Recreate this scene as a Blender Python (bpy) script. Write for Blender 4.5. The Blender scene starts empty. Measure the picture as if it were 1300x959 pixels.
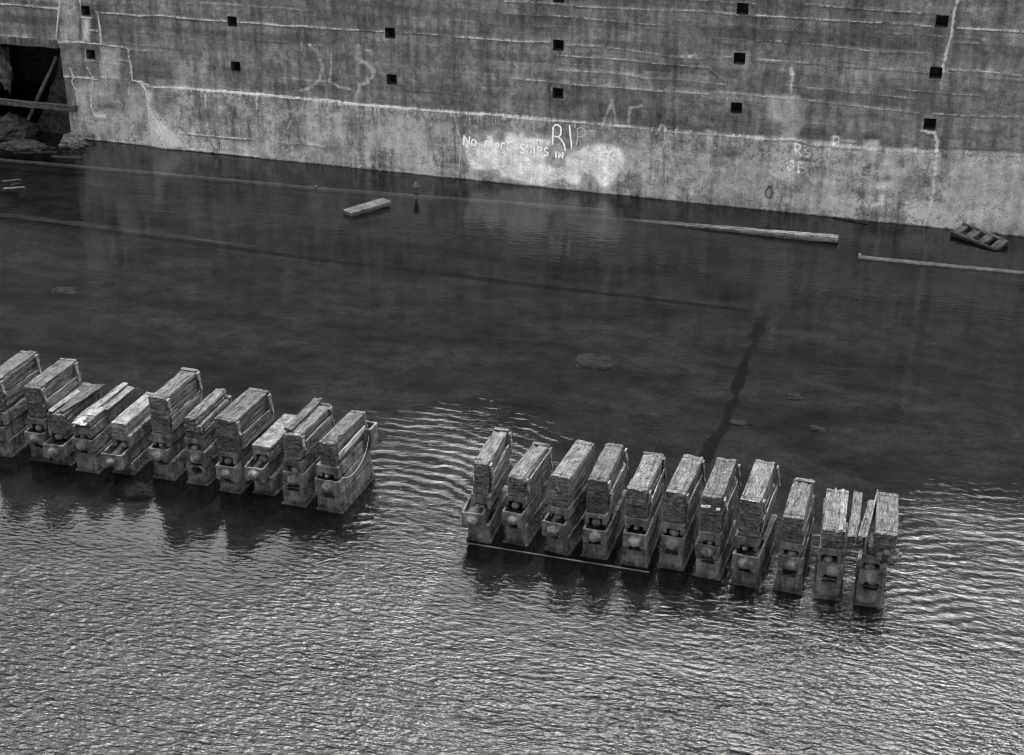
import bpy, bmesh, math, random
import numpy as np
from mathutils import Vector, Matrix, noise
random.seed(7)
SC = bpy.context.scene
COL = SC.collection
PI = math.pi

# ------------------------------------------------------------------ camera geometry
FPX = 1856.746; PITCH, YAW, ROLL = .4214, .3255, -.0018; CH = 12.0
cf = np.array([-math.sin(YAW)*math.cos(PITCH), math.cos(YAW)*math.cos(PITCH), -math.sin(PITCH)])
cr = np.array([math.cos(YAW), math.sin(YAW), 0.0]); cu = np.cross(cr, cf)
cr, cu = math.cos(ROLL)*cr+math.sin(ROLL)*cu, -math.sin(ROLL)*cr+math.cos(ROLL)*cu
def ray(x, y): return FPX*cf+cr*(x-650)+cu*(435-y)
def atz(x, y, z=0.0):
    d = ray(x, y); k = (z-CH)/d[2]; return Vector((d[0]*k, d[1]*k, z))
YW = 35.13
def onwall(x, y, Y=YW):
    d = ray(x, y); k = Y/d[1]; return Vector((d[0]*k, Y, CH+d[2]*k))
cam = bpy.data.objects.new('camera', bpy.data.cameras.new('camera')); COL.objects.link(cam)
cam.data.sensor_width = 36; cam.data.lens = FPX/1300*36; cam.data.shift_y = -44.5/1300
cam.data.clip_start = .1; cam.data.clip_end = 2000
R = Matrix(((cr[0], cu[0], -cf[0], 0), (cr[1], cu[1], -cf[1], 0), (cr[2], cu[2], -cf[2], CH), (0, 0, 0, 1)))
cam.matrix_world = R
SC.camera = cam
SC.cycles.pixel_filter_type = 'BLACKMAN_HARRIS'; SC.cycles.filter_width = 1.1

# ------------------------------------------------------------------ light and sky
SUN_EL, SUN_AZ = math.radians(71), math.radians(-6)     # azimuth measured from +y towards +x
world = bpy.data.worlds.new("World"); SC.world = world; world.use_nodes = True
wn = world.node_tree; wn.nodes.clear()
sky = wn.nodes.new('ShaderNodeTexSky'); sky.sky_type = 'NISHITA'; sky.sun_disc = False
sky.sun_elevation = SUN_EL; sky.sun_rotation = SUN_AZ; sky.dust_density = 9; sky.air_density = 1.5
bw = wn.nodes.new('ShaderNodeRGBToBW'); bg = wn.nodes.new('ShaderNodeBackground'); bg.inputs['Strength'].default_value = .15
wo = wn.nodes.new('ShaderNodeOutputWorld')
wn.links.new(sky.outputs[0], bw.inputs[0]); wn.links.new(bw.outputs[0], bg.inputs[0]); wn.links.new(bg.outputs[0], wo.inputs[0])
sl = bpy.data.lights.new('sun', 'SUN'); sl.energy = .5; sl.angle = math.radians(45)
so = bpy.data.objects.new('sun', sl); COL.objects.link(so)
sd = Vector((math.sin(SUN_AZ)*math.cos(SUN_EL), math.cos(SUN_AZ)*math.cos(SUN_EL), math.sin(SUN_EL)))
so.rotation_euler = sd.to_track_quat('Z', 'Y').to_euler(); so.location = (0, 20, 40)
vs = SC.view_settings; vs.view_transform = 'Standard'; vs.look = 'None'; vs.exposure = 2.15; vs.gamma = 1

# ------------------------------------------------------------------ node helpers
class NT:
    def __init__(s, name):
        s.m = bpy.data.materials.new(name); s.m.use_nodes = True; s.t = s.m.node_tree; s.t.nodes.clear()
        s.out = s.t.nodes.new('ShaderNodeOutputMaterial')
    def n(s, typ, **kw):
        nd = s.t.nodes.new(typ)
        for k, v in kw.items(): setattr(nd, k, v)
        return nd
    def l(s, a, b): s.t.links.new(a, b)
    def put(s, sock, v):
        if hasattr(v, 'is_output') or isinstance(v, bpy.types.NodeSocket): s.l(v, sock)
        else: sock.default_value = v
    def math(s, op, a, b=0.0, clamp=False):
        nd = s.n('ShaderNodeMath', operation=op, use_clamp=clamp); s.put(nd.inputs[0], a); s.put(nd.inputs[1], b); return nd.outputs[0]
    def mapr(s, v, a, b, c=0.0, d=1.0):
        nd = s.n('ShaderNodeMapRange'); s.put(nd.inputs[0], v)
        for i, x in enumerate((a, b, c, d)): s.put(nd.inputs[i+1], x)
        return nd.outputs[0]
    def mix(s, f, a, b):
        nd = s.n('ShaderNodeMix', data_type='FLOAT'); s.put(nd.inputs[0], f); s.put(nd.inputs[2], a); s.put(nd.inputs[3], b); return nd.outputs[0]
    def coord(s, kind='Object', scale=(1, 1, 1), rnd=True):
        tc = s.n('ShaderNodeTexCoord'); v = tc.outputs[kind]
        if rnd:
            oi = s.n('ShaderNodeObjectInfo'); k = s.math('MULTIPLY', oi.outputs['Random'], 60.0)
            va = s.n('ShaderNodeVectorMath', operation='ADD'); s.l(v, va.inputs[0]); s.l(k, va.inputs[1]); v = va.outputs[0]
        mp = s.n('ShaderNodeMapping'); mp.inputs['Scale'].default_value = scale; s.l(v, mp.inputs[0]); return mp.outputs[0]
    def noise(s, vec, scale, detail=4, rough=.6, dist=0.0):
        nd = s.n('ShaderNodeTexNoise'); s.l(vec, nd.inputs['Vector']); nd.inputs['Scale'].default_value = scale
        nd.inputs['Detail'].default_value = detail; nd.inputs['Roughness'].default_value = rough; nd.inputs['Distortion'].default_value = dist
        return nd.outputs[0]
    def attr(s, name):
        nd = s.n('ShaderNodeAttribute', attribute_name=name); return nd.outputs['Fac']
    def posz(s):
        g = s.n('ShaderNodeNewGeometry'); x = s.n('ShaderNodeSeparateXYZ'); s.l(g.outputs['Position'], x.inputs[0]); return x.outputs
    def finish(s, val, rough=.85, bump=None, dist=.01, strength=1.0, spec=.3):
        p = s.n('ShaderNodeBsdfPrincipled'); c = s.n('ShaderNodeCombineColor')
        for i in range(3): s.put(c.inputs[i], val)
        s.l(c.outputs[0], p.inputs['Base Color']); s.put(p.inputs['Roughness'], rough); p.inputs['Specular IOR Level'].default_value = spec
        if bump is not None:
            b = s.n('ShaderNodeBump'); b.inputs['Strength'].default_value = strength; b.inputs['Distance'].default_value = dist
            s.l(bump, b.inputs['Height']); s.l(b.outputs[0], p.inputs['Normal'])
        s.l(p.outputs[0], s.out.inputs[0]); return s.m

def mat_wood(name, lo, hi, grain=(9, .9, 9)):
    t = NT(name); v = t.coord(scale=grain); v2 = t.coord(scale=(1, 1, 1))
    g = t.noise(v, 6.0, 6, .7, .3); sp = t.noise(v2, 5, 5, .7); sm = t.noise(v2, 40, 3, .7)
    nt = t.n('ShaderNodeTexCoord'); sx = t.n('ShaderNodeSeparateXYZ'); t.l(nt.outputs['Normal'], sx.inputs[0]); end = t.mapr(t.math('ABSOLUTE', sx.outputs[1]), .6, .8)
    g = t.mix(end, g, t.noise(t.coord(scale=(5, 1, 13)), 2.4, 5, .6, .6)); sm = t.mix(end, sm, .47)
    g2 = t.mapr(g, .36, .62); crack = t.mapr(t.noise(v, 2.6, 3, .6, .6), .34, .4)
    st = t.mapr(sp, .36, .62, .62, 1.12)
    val = t.mix(g2, lo, hi); val = t.math('MULTIPLY', val, st); val = t.math('MULTIPLY', val, t.mix(crack, .45, 1.0))
    val = t.math('MULTIPLY', val, t.mapr(sm, .34, .66, .6, 1.35))
    oi = t.n('ShaderNodeObjectInfo'); val = t.math('MULTIPLY', val, t.mapr(oi.outputs['Random'], 0, 1, .72, 1.15)); mo = t.mapr(t.noise(v2, 9, 6, .8), .52, .62); val = t.math('MULTIPLY', val, t.mix(mo, 1.0, .52)); wet = t.mapr(t.posz()[2], .02, .14, .35, 1.0); val = t.math('MULTIPLY', val, wet)
    h = t.math('ADD', t.math('MULTIPLY', g, .6), t.math('MULTIPLY', crack, .7)); h = t.math('ADD', h, t.math('MULTIPLY', sm, .25))
    return t.finish(val, .9, h, .016, spec=.1)
def mat_cast(name, base=.16):
    t = NT(name); v = t.coord(); vz = t.coord(scale=(7, 7, .9))
    a = t.noise(v, 4, 6, .7); b = t.noise(vz, 1.6, 4, .65); c = t.noise(v, 45, 3, .75)
    val = t.math('MULTIPLY', t.mapr(a, .34, .66, .35, 1.5), base)
    val = t.math('MULTIPLY', val, t.mapr(b, .35, .62, .55, 1.25)); val = t.math('MULTIPLY', val, t.mapr(c, .3, .7, .7, 1.3))
    pale = t.mapr(t.noise(v, 9, 5, .8), .6, .72); val = t.mix(t.math('MULTIPLY', pale, .6), val, base*2.3)
    z = t.math('ADD', t.posz()[2], t.math('MULTIPLY', t.math('SUBTRACT', a, .5), .12))
    val = t.math('MULTIPLY', val, t.mapr(z, .03, .1, .34, 1.0)); val = t.math('MULTIPLY', val, t.mapr(z, -.02, -.1, 1.0, 1.9))
    h = t.math('ADD', t.math('MULTIPLY', a, .8), t.math('MULTIPLY', c, .35))
    return t.finish(val, .9, h, .024, spec=.12)

M = {}
M['cap'] = mat_wood('weathered_timber', .04, .112)
M['cap_dark'] = mat_wood('dark_timber', .04, .09)
M['pale_wood'] = mat_wood('bleached_timber', .1, .24)
M['plank'] = mat_wood('grey_plank', .075, .17)
M['splint'] = mat_wood('splintered_timber', .04, .2, (14, 1.2, 14))
M['cast'] = mat_cast('cast_concrete', .075)
M['cast_pale'] = mat_cast('pale_cast_concrete', .095)
M['cast_dark'] = mat_cast('dark_cast_concrete', .06)

def mat_plain(name, v, rough=.8, n=8, var=.5, spec=.12):
    t = NT(name); c = t.coord(); a = t.noise(c, n, 5, .7)
    return t.finish(t.math('MULTIPLY', t.mapr(a, .3, .7, 1-var, 1+var), v), rough, a, .01, spec=spec)
M['white_wood'] = mat_wood('flaking_white_board', .2, .5)
M['beam'] = mat_wood('bleached_beam', .16, .36)
M['iron'] = mat_plain('rusty_iron', .07, .7, 20)
M['iron_pale'] = mat_plain('pale_pipe_metal', .13, .6, 5)
M['pipe'] = mat_plain('silted_pipe', .045, .8, 3)
M['stone'] = mat_plain('silted_stone', .04, 1, 6, .8, 0)
M['pipe2'] = mat_plain('dull_pipe_metal', .06, .7, 5)
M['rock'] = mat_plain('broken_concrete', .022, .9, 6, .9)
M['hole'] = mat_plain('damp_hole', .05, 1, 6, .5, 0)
M['silt'] = mat_plain('black_silt', .005, 1, 3, .5, 0)
M['wire'] = mat_plain('bare_wire', .25, .5, 30)
M['white'] = mat_plain('white_paint', .9, .7, 25, .12)
M['white_faint'] = mat_plain('faded_white_paint', .5, .8, 35, .35)
M['quay'] = mat_plain('quay_concrete', .22, .9, 1.5)

# wall material
def mat_wall():
    t = NT('stained_dock_concrete'); v = t.coord(rnd=False); vx = t.coord(scale=(.35, 1, 2.6), rnd=False); vz = t.coord(scale=(3, 1, .3), rnd=False)
    a = t.noise(v, 1.4, 7, .68); fine = t.noise(v, 26, 4, .8); mid = t.noise(v, 6, 6, .75); board = t.noise(vx, 1.5, 5, .7); drip = t.noise(vz, 1.7, 6, .65)
    low = t.attr('low'); pale = t.attr('pale'); paint = t.attr('paint'); dark = t.attr('dark')
    up = t.mix(low, .098, .21); band = t.noise(t.coord(scale=(.06, 1, 3.2), rnd=False), 1.0, 4, .6)
    val = t.math('MULTIPLY', up, t.mapr(a, .3, .7, .6, 1.45)); val = t.math('MULTIPLY', val, t.mapr(band, .32, .68, .8, 1.25)); val = t.math('MULTIPLY', val, t.mix(low, t.attr('tone'), 1.0))
    val = t.math('MULTIPLY', val, t.mapr(board, .32, .68, .8, 1.22))
    val = t.math('MULTIPLY', val, t.mapr(drip, .36, .64, .6, 1.34))
    val = t.math('MULTIPLY', val, t.mapr(fine, .34, .66, .68, 1.32)); val = t.math('MULTIPLY', val, t.mapr(t.noise(v, 60, 3, .7), .35, .65, .78, 1.22))
    val = t.math('MULTIPLY', val, t.mapr(mid, .34, .66, .62, 1.45))
    # lime blooms low on the wall
    bl = t.math('MULTIPLY', t.math('MULTIPLY', t.mapr(t.noise(v, .9, 6, .75), .49, .56), t.mapr(t.noise(v, 7, 9, .85), .44, .5)), t.mapr(low, 0, 1, .12, 1.0)); sh = t.mapr(t.noise(vz, .8, 8, .8), .52, .59); val = t.math('MULTIPLY', val, t.mix(t.math('MULTIPLY', sh, low), 1.0, .5)); val = t.mix(t.math('MULTIPLY', bl, .8), val, .47)
    pk = t.math('MULTIPLY', t.mapr(t.noise(v, 14, 5, .7), .62, .68), t.mapr(t.noise(v, 1.1, 3, .6), .48, .6)); val = t.mix(t.math('MULTIPLY', pk, .6), val, .04)
    # dark damp stains
    dk = t.math('MULTIPLY', dark, t.mapr(t.noise(v, 3.2, 6, .7), .3, .65, .45, 1.0), True); val = t.mix(dk, val, .045)
    # faded paint, edges broken by noise
    pn = t.mapr(t.math('ADD', paint, t.math('MULTIPLY', t.math('SUBTRACT', t.noise(v, 4, 9, .82), .5), 1.8)), .0, .55)
    pn = t.math('MULTIPLY', pn, t.mapr(paint, .02, .12)); pc = t.math('MULTIPLY', t.math('MULTIPLY', t.mapr(fine, .3, .7, .65, 1.25), t.mapr(drip, .3, .7, .26, .42)), t.mapr(paint, .6, 1.0, .9, 1.95)); pc = t.math('MULTIPLY', pc, t.mapr(t.noise(v, 2.6, 6, .75), .36, .62, .7, 1.35))
    val = t.mix(t.math('MULTIPLY', pn, .9), val, pc)
    # lime lines
    lnn = t.math('ADD', t.math('MULTIPLY', t.math('SUBTRACT', t.noise(v, 16, 6, .85), .5), 2.2), t.math('MULTIPLY', t.math('SUBTRACT', t.noise(v, 2.4, 3, .6), .5), 1.5)); ln = t.mapr(t.math('ADD', pale, lnn), .35, .95)
    ln = t.math('MULTIPLY', ln, t.mapr(pale, .05, .2)); val = t.mix(t.math('MULTIPLY', ln, .95), val, t.mapr(fine, .3, .7, .3, .6))
    # black pits in the painted area
    pit = t.math('MULTIPLY', t.mapr(t.noise(v, 17, 3, .6), .6, .63), t.mapr(t.noise(v, 1.6, 3, .6), .5, .58)); val = t.mix(t.math('MULTIPLY', pit, low), val, .04)
    z = t.posz()[2]; val = t.math('MULTIPLY', val, t.mapr(t.math('ADD', z, t.math('MULTIPLY', t.math('SUBTRACT', mid, .5), .1)), -.01, .05, .2, 1.0))
    h = t.math('ADD', t.math('MULTIPLY', mid, .6), t.math('MULTIPLY', fine, .3)); h = t.math('ADD', h, t.math('MULTIPLY', board, .6)); h = t.math('ADD', h, t.math('MULTIPLY', pale, .3))
    return t.finish(val, .88, h, .03)
M['wall'] = mat_wall()

def mat_water():
    t = NT('dock_water'); tc = t.n('ShaderNodeTexCoord'); amp = t.attr('amp'); ra = t.attr('ring_gap'); rb = t.attr('ring_right'); fn_ = t.attr('fine')
    def mp(scale, rot=0, loc=(0, 0, 0)):
        m = t.n('ShaderNodeMapping'); m.inputs['Scale'].default_value = scale; m.inputs['Rotation'].default_value = (0, 0, rot); m.inputs['Location'].default_value = loc
        t.l(tc.outputs['Object'], m.inputs[0]); return m.outputs[0]
    cr_ = YAW
    n1 = t.noise(mp((2.5, 6.4, 1), -cr_-.12), 1.0, 3, .5, .35); n2 = t.noise(mp((4.2, 8.4, 1), -cr_+.45), 1.9, 3, .55, .3); n3 = t.noise(mp((4.5, 9, 1), -cr_), 1.5, 2, .5)
    def rings(x, y, sc):
        w = t.n('ShaderNodeTexWave', wave_type='RINGS', rings_direction='SPHERICAL'); w.inputs['Scale'].default_value = sc; w.inputs['Distortion'].default_value = 6.5
        w.inputs['Detail'].default_value = 2; w.inputs['Detail Scale'].default_value = 1.1; t.l(mp((1, 1, 1), 0, (-x, -y, 0)), w.inputs[0]); return w.outputs['Fac']
    h = t.math('ADD', t.math('MULTIPLY', n1, 1.2), t.math('MULTIPLY', n2, .85)); gust = t.mapr(t.noise(mp((.5, .9, 1)), .9, 4, .6), .35, .65, .5, 1.15); gust2 = t.mapr(t.noise(mp((.8, 1.1, 1)), 1.2, 3, .6), .38, .62, .15, 1.15); h = t.math('MULTIPLY', h, t.math('MULTIPLY', amp, gust))
    h = t.math('ADD', h, t.math('MULTIPLY', t.math('MULTIPLY', rings(-8.3, 17.2, 1.2), t.math('MULTIPLY', ra, gust2)), .34))
    h = t.math('ADD', h, t.math('MULTIPLY', t.math('MULTIPLY', rings(1.5, 15.5, 1.35), t.math('MULTIPLY', rb, gust2)), .26))
    h = t.math('ADD', h, t.math('MULTIPLY', t.math('MULTIPLY', n3, fn_), .85))
    b = t.n('ShaderNodeBump'); b.inputs['Distance'].default_value = .055; t.l(h, b.inputs['Height'])
    fr = t.n('ShaderNodeFresnel'); fr.inputs['IOR'].default_value = 1.35; t.l(b.outputs[0], fr.inputs['Normal'])
    gl = t.n('ShaderNodeBsdfGlossy'); gl.inputs['Roughness'].default_value = .01; gl.inputs['Color'].default_value = (1, 1, 1, 1); t.l(b.outputs[0], gl.inputs['Normal'])
    tr = t.n('ShaderNodeBsdfTransparent'); tr.inputs['Color'].default_value = (.57, .57, .57, 1)
    df = t.n('ShaderNodeBsdfDiffuse'); df.inputs['Color'].default_value = (.012, .012, .012, 1)
    m0 = t.n('ShaderNodeMixShader'); m0.inputs[0].default_value = .12; t.l(tr.outputs[0], m0.inputs[1]); t.l(df.outputs[0], m0.inputs[2])
    m1 = t.n('ShaderNodeMixShader'); t.l(fr.outputs[0], m1.inputs[0]); t.l(m0.outputs[0], m1.inputs[1]); t.l(gl.outputs[0], m1.inputs[2])
    t.l(m1.outputs[0], t.out.inputs[0]); return t.m
M['water'] = mat_water()
def mat_floor():
    t = NT('silty_dock_floor'); v = t.coord(rnd=False); vx = t.coord(scale=(.6, 1.6, 1), rnd=False)
    a = t.noise(vx, .45, 7, .7, .4); b = t.noise(v, 2.2, 7, .75); c = t.noise(v, 9, 8, .85)
    val = t.math('MULTIPLY', t.mapr(a, .38, .62, .009, .028), t.mapr(b, .36, .64, .5, 1.6)); val = t.math('MULTIPLY', val, t.mapr(c, .36, .64, .55, 1.5))
    sp = t.math('MULTIPLY', t.mapr(t.noise(vx, 1.3, 9, .85), .6, .66), t.mapr(a, .45, .6)); val = t.mix(t.math('MULTIPLY', sp, .6), val, .1)
    dk = t.mapr(t.noise(v, 1.7, 8, .8), .6, .65); val = t.mix(t.math('MULTIPLY', dk, .6), val, .005)
    return t.finish(val, 1.0, b, .03, spec=0)
M['floor'] = mat_floor()

# ------------------------------------------------------------------ object helpers
def link(name, me, mat=None, parent=None, loc=None, rot=None):
    o = bpy.data.objects.new(name, me); COL.objects.link(o)
    if mat is not None and me is not None:
        me.materials.clear(); me.materials.append(mat)
    if parent is not None: o.parent = parent
    if loc is not None: o.location = loc
    if rot is not None: o.rotation_euler = rot
    return o
def tag(o, label, cat, group=None, kind=None):
    if label: o['label'] = label
    if cat: o['category'] = cat
    if group: o['group'] = group
    if kind: o['kind'] = kind
    return o
def empty(name, loc, rz=0.0):
    o = bpy.data.objects.new(name, None); COL.objects.link(o); o.location = loc; o.rotation_euler = (0, 0, rz); o.empty_display_size = .2; return o
def mesh_from(V, Fc, name='m', smooth=False):
    me = bpy.data.meshes.new(name); me.from_pydata([tuple(v) for v in V], [], Fc); me.update()
    if smooth: me.polygons.foreach_set('use_smooth', [True]*len(me.polygons))
    return me
def N3(p, s=(1, 1, 1), o=0.0): return noise.noise(Vector((p[0]*s[0]+o, p[1]*s[1]-o*.7, p[2]*s[2]+o*1.3)))

def grid_box(x0, x1, y0, y1, z0, z1, c=.04, cy=None):
    """closed box whose faces are divided into cells"""
    bm = bmesh.new(); cy = cy or c
    nx, ny, nz = max(1, round((x1-x0)/c)), max(1, round((y1-y0)/cy)), max(1, round((z1-z0)/c))
    vd = {}
    def V(i, j, k):
        key = (i, j, k)
        if key not in vd: vd[key] = bm.verts.new((x0+(x1-x0)*i/nx, y0+(y1-y0)*j/ny, z0+(z1-z0)*k/nz))
        return vd[key]
    for i in range(nx):
        for j in range(ny):
            bm.faces.new((V(i, j, nz), V(i+1, j, nz), V(i+1, j+1, nz), V(i, j+1, nz))); bm.faces.new((V(i, j, 0), V(i, j+1, 0), V(i+1, j+1, 0), V(i+1, j, 0)))
    for i in range(nx):
        for k in range(nz):
            bm.faces.new((V(i, 0, k), V(i+1, 0, k), V(i+1, 0, k+1), V(i, 0, k+1))); bm.faces.new((V(i, ny, k), V(i, ny, k+1), V(i+1, ny, k+1), V(i+1, ny, k)))
    for j in range(ny):
        for k in range(nz):
            bm.faces.new((V(0, j, k), V(0, j, k+1), V(0, j+1, k+1), V(0, j+1, k))); bm.faces.new((V(nx, j, k), V(nx, j+1, k), V(nx, j+1, k+1), V(nx, j, k+1)))
    return bm
def bm_mesh(bm, name='m', smooth=False):
    me = bpy.data.meshes.new(name); bm.normal_update(); bm.to_mesh(me); bm.free()
    if smooth: me.polygons.foreach_set('use_smooth', [True]*len(me.polygons))
    return me

def timber(w, h, l, seed, wear=1.0, taper=0.0, jag=.0, sag=0.0):
    """a squared baulk lying along +y, origin at the middle of its front lower edge"""
    bm = grid_box(-w/2, w/2, 0, l, 0, h, .022, .02)
    seams = [.085+.02*math.sin(seed*3), l-.1-.02*math.sin(seed*5)] if (w > .18 and h > .1 and l > 1) else []
    split = .25*w*math.sin(seed*7)
    for v in bm.verts:
        p = v.co.copy(); cx = p.x/(w/2); cz = (p.z-h/2)/(h/2); cy = (p.y-l/2)/(l/2)
        g = noise.noise(Vector((p.x*16+seed, p.y*1.3, p.z*16-seed))); g2 = noise.noise(Vector((p.x*34+seed, p.y*2.2, p.z*34)))
        m = noise.noise(Vector((p.x*5+seed*2, p.y*4, p.z*5)))
        d = (.010*g+.006*g2)*wear
        if g < -.34: d -= .010*wear
        if any(abs(p.y-q) < .0105 for q in seams): d -= .016
        if w > .18 and cz > .98 and abs(p.x-split-.012*math.sin(p.y*6+seed)) < .0115 and math.sin(p.y*2.5+seed) > -.5: d -= .014
        edge = sum(1 for q in (cx, cz, cy) if abs(q) > .985)
        if edge >= 2: d -= wear*(.003+.02*max(0, m-.08)+.006*max(0, g))
        if edge >= 3: d -= .006*wear
        n = Vector((cx if abs(cx) > .985 else 0, 0, cz if abs(cz) > .985 else 0))
        if n.length > 0: v.co += n.normalized()*d
        if abs(cy) > .985:
            e = .6*noise.noise(Vector((p.x*9+seed, 3.3, p.z*42)))+.5*noise.noise(Vector((p.x*30, seed, p.z*9)))
            v.co.y += math.copysign(1, cy)*(e*(.010+jag*.8)-(.02*max(0, m) if edge >= 2 else 0))
        v.co.x *= 1-taper*(p.y/l); v.co.z += sag*((p.y/l)**2)
        v.co.x += .01*noise.noise(Vector((seed, p.y*1.2, 0)))*wear; v.co.z += .008*noise.noise(Vector((0, p.y*1.4, seed)))*wear*(1 if p.z > h*.5 else 0)
    return bm

def apply_mods(o):
    dg = bpy.context.evaluated_depsgraph_get(); me = bpy.data.meshes.new_from_object(o.evaluated_get(dg)); return me
def raw_box(bm, x0, x1, y0, y1, z0, z1):
    vs = [bm.verts.new(p) for p in ((x0,y0,z0),(x1,y0,z0),(x1,y1,z0),(x0,y1,z0),(x0,y0,z1),(x1,y0,z1),(x1,y1,z1),(x0,y1,z1))]
    for f in ((0,3,2,1),(4,5,6,7),(0,1,5,4),(1,2,6,5),(2,3,7,6),(3,0,4,7)): bm.faces.new([vs[i] for i in f])
def raw_ball(bm, c, r):
    ret = bmesh.ops.create_uvsphere(bm, u_segments=16, v_segments=10, radius=1)
    for v in ret['verts']: v.co = Vector((v.co.x*r[0]+c[0], v.co.y*r[1]+c[1], v.co.z*r[2]+c[2]))
def raw_cyl(bm, c, rx, rz, y0, y1, n=20):
    a = [bm.verts.new((c[0]+rx*math.cos(2*PI*i/n), y0, c[1]+rz*math.sin(2*PI*i/n))) for i in range(n)]
    b = [bm.verts.new((c[0]+rx*math.cos(2*PI*i/n), y1, c[1]+rz*math.sin(2*PI*i/n))) for i in range(n)]
    bm.faces.new(a); bm.faces.new(b[::-1])
    for i in range(n): bm.faces.new((a[i], b[i], b[(i+1) % n], a[(i+1) % n]))
def casting(adds, cuts, seed, vox=.013, rough=.012):
    """solid of boxes/balls with openings cut out, worn by a voxel remesh and noise"""
    def mk(lst):
        bm = bmesh.new()
        for a in lst:
            if a[0] == 'box': raw_box(bm, *a[1])
            elif a[0] == 'ball': raw_ball(bm, a[1], a[2])
            else: raw_cyl(bm, a[1], a[2], a[3], a[4], a[5])
        bmesh.ops.recalc_face_normals(bm, faces=bm.faces); return bm_mesh(bm)
    o = link('tmp', mk(adds))
    tmp = [o]
    m = o.modifiers.new('r', 'REMESH'); m.mode = 'VOXEL'; m.voxel_size = vox
    if cuts:
        for c in cuts:
            k = link('tmp', mk([c])); tmp.append(k); k.hide_render = True
            b = o.modifiers.new('b', 'BOOLEAN'); b.operation = 'DIFFERENCE'; b.solver = 'EXACT'; b.object = k
    if cuts:
        m2 = o.modifiers.new('r2', 'REMESH'); m2.mode = 'VOXEL'; m2.voxel_size = vox
    bpy.context.view_layer.update(); me = apply_mods(o)
    for k in tmp:
        d = k.data; bpy.data.objects.remove(k); bpy.data.meshes.remove(d)
    n = len(me.vertices); co = np.empty(n*3, dtype=np.float32); me.vertices.foreach_get('co', co); co = co.reshape(-1, 3)
    no = np.empty(n*3, dtype=np.float32); me.vertices.foreach_get('normal', no); no = no.reshape(-1, 3)
    for i in range(n):
        p = co[i]
        q = Vector((p[0]*7+seed, p[1]*7, p[2]*7)); a = noise.noise(q); b = noise.noise(q*4.1)
        c = noise.noise(q*.45)
        co[i] += no[i]*(rough*(a+.7*b)-.022*max(0, a*1.2+c+.5*b-.25))
    me.vertices.foreach_set('co', co.ravel()); me.update()
    me.polygons.foreach_set('use_smooth', [True]*len(me.polygons)); return me

def tube(pts, r, n=8, smooth=True, closed=False):
    bm = bmesh.new(); P = [Vector(p) for p in pts]; rings = []
    for i, p in enumerate(P):
        t = (P[min(i+1, len(P)-1)]-P[max(i-1, 0)]) if not closed else (P[(i+1) % len(P)]-P[i-1])
        q = t.to_track_quat('Z', 'Y'); rr = r[i] if isinstance(r, (list, tuple)) else r
        rings.append([bm.verts.new(p+q @ Vector((rr*math.cos(2*PI*k/n), rr*math.sin(2*PI*k/n), 0))) for k in range(n)])
    for i in range(len(rings)-(0 if closed else 1)):
        a, b = rings[i], rings[(i+1) % len(rings)]
        for k in range(n): bm.faces.new((a[k], a[(k+1) % n], b[(k+1) % n], b[k]))
    if not closed: bm.faces.new(rings[0][::-1]); bm.faces.new(rings[-1])
    return bm_mesh(bm, smooth=smooth)

# ------------------------------------------------------------------ the setting
floor_me = mesh_from([(-400, -400, -.34), (400, -400, -.34), (400, 400, -.34), (-400, 400, -.34)], [(0, 1, 2, 3)])
fl = link('dock_floor', floor_me, M['floor']); fl['kind'] = 'structure'

def water():
    xs = np.concatenate([np.linspace(-90, -30, 20)[:-1], np.arange(-30, 6, .2), np.linspace(6, 60, 20)]); ys = np.concatenate([np.linspace(1.62, 11, 12)[:-1], np.arange(11, 35.2, .2), [38.2, 41.0]])
    X, Y = np.meshgrid(xs, ys); nx, ny = len(xs), len(ys)
    V = np.stack([X.ravel(), Y.ravel(), np.zeros(X.size)], 1)
    Fc = [(j*nx+i, j*nx+i+1, (j+1)*nx+i+1, (j+1)*nx+i) for j in range(ny-1) for i in range(nx-1)]
    me = bpy.data.meshes.new('water'); me.from_pydata(V.tolist(), [], Fc); me.update()
    def sm(a, b, x): t = np.clip((x-a)/(b-a), 0, 1); return t*t*(3-2*t)
    x, y = V[:, 0], V[:, 1]
    inblocks1 = sm(-17, -15.5, x)*(1-sm(-9.4, -9.0, x)); inblocks2 = sm(-7.1, -6.7, x)*(1-sm(-3.8, -1.4, x))
    blk = np.clip(inblocks1+inblocks2*.8, 0, 1)
    amp = 1-sm(18.3, 19.6, y)                                   # open foreground
    amp *= .62+.3*sm(-10, 0, x); amp *= 1-.9*blk*sm(14.6, 16.9, y)
    gap = np.exp(-((x+8.1)/1.5)**2)*(1-sm(20.6, 23.6, y))
    right = sm(-1.4, .2, x)*(1-sm(20.0, 24.0, y))
    amp = np.maximum(amp*(1-.45*np.clip(gap+right, 0, 1)), .4*gap); amp = np.maximum(amp, .5*right)
    far = .045+.05*sm(29.5, 31.5, y)+.03*sm(27, 24, y)
    amp = np.maximum(amp, far)
    ring_gap = np.exp(-((x+8.1)/1.7)**2)*(1-sm(21.2, 23.8, y))*sm(17.2, 18.8, y)
    ring_right = right*sm(16.2, 18.5, y)
    fine = (1-sm(16, 19, y))*(1-.85*blk*sm(14.8, 16.8, y))*.8+.02
    for nme, a in (('amp', amp), ('ring_gap', ring_gap), ('ring_right', ring_right), ('fine', fine)):
        at = me.attributes.new(nme, 'FLOAT', 'POINT'); at.data.foreach_set('value', a.astype(np.float32))
    o = link('water', me, M['water']); o['kind'] = 'structure'
water()

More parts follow.
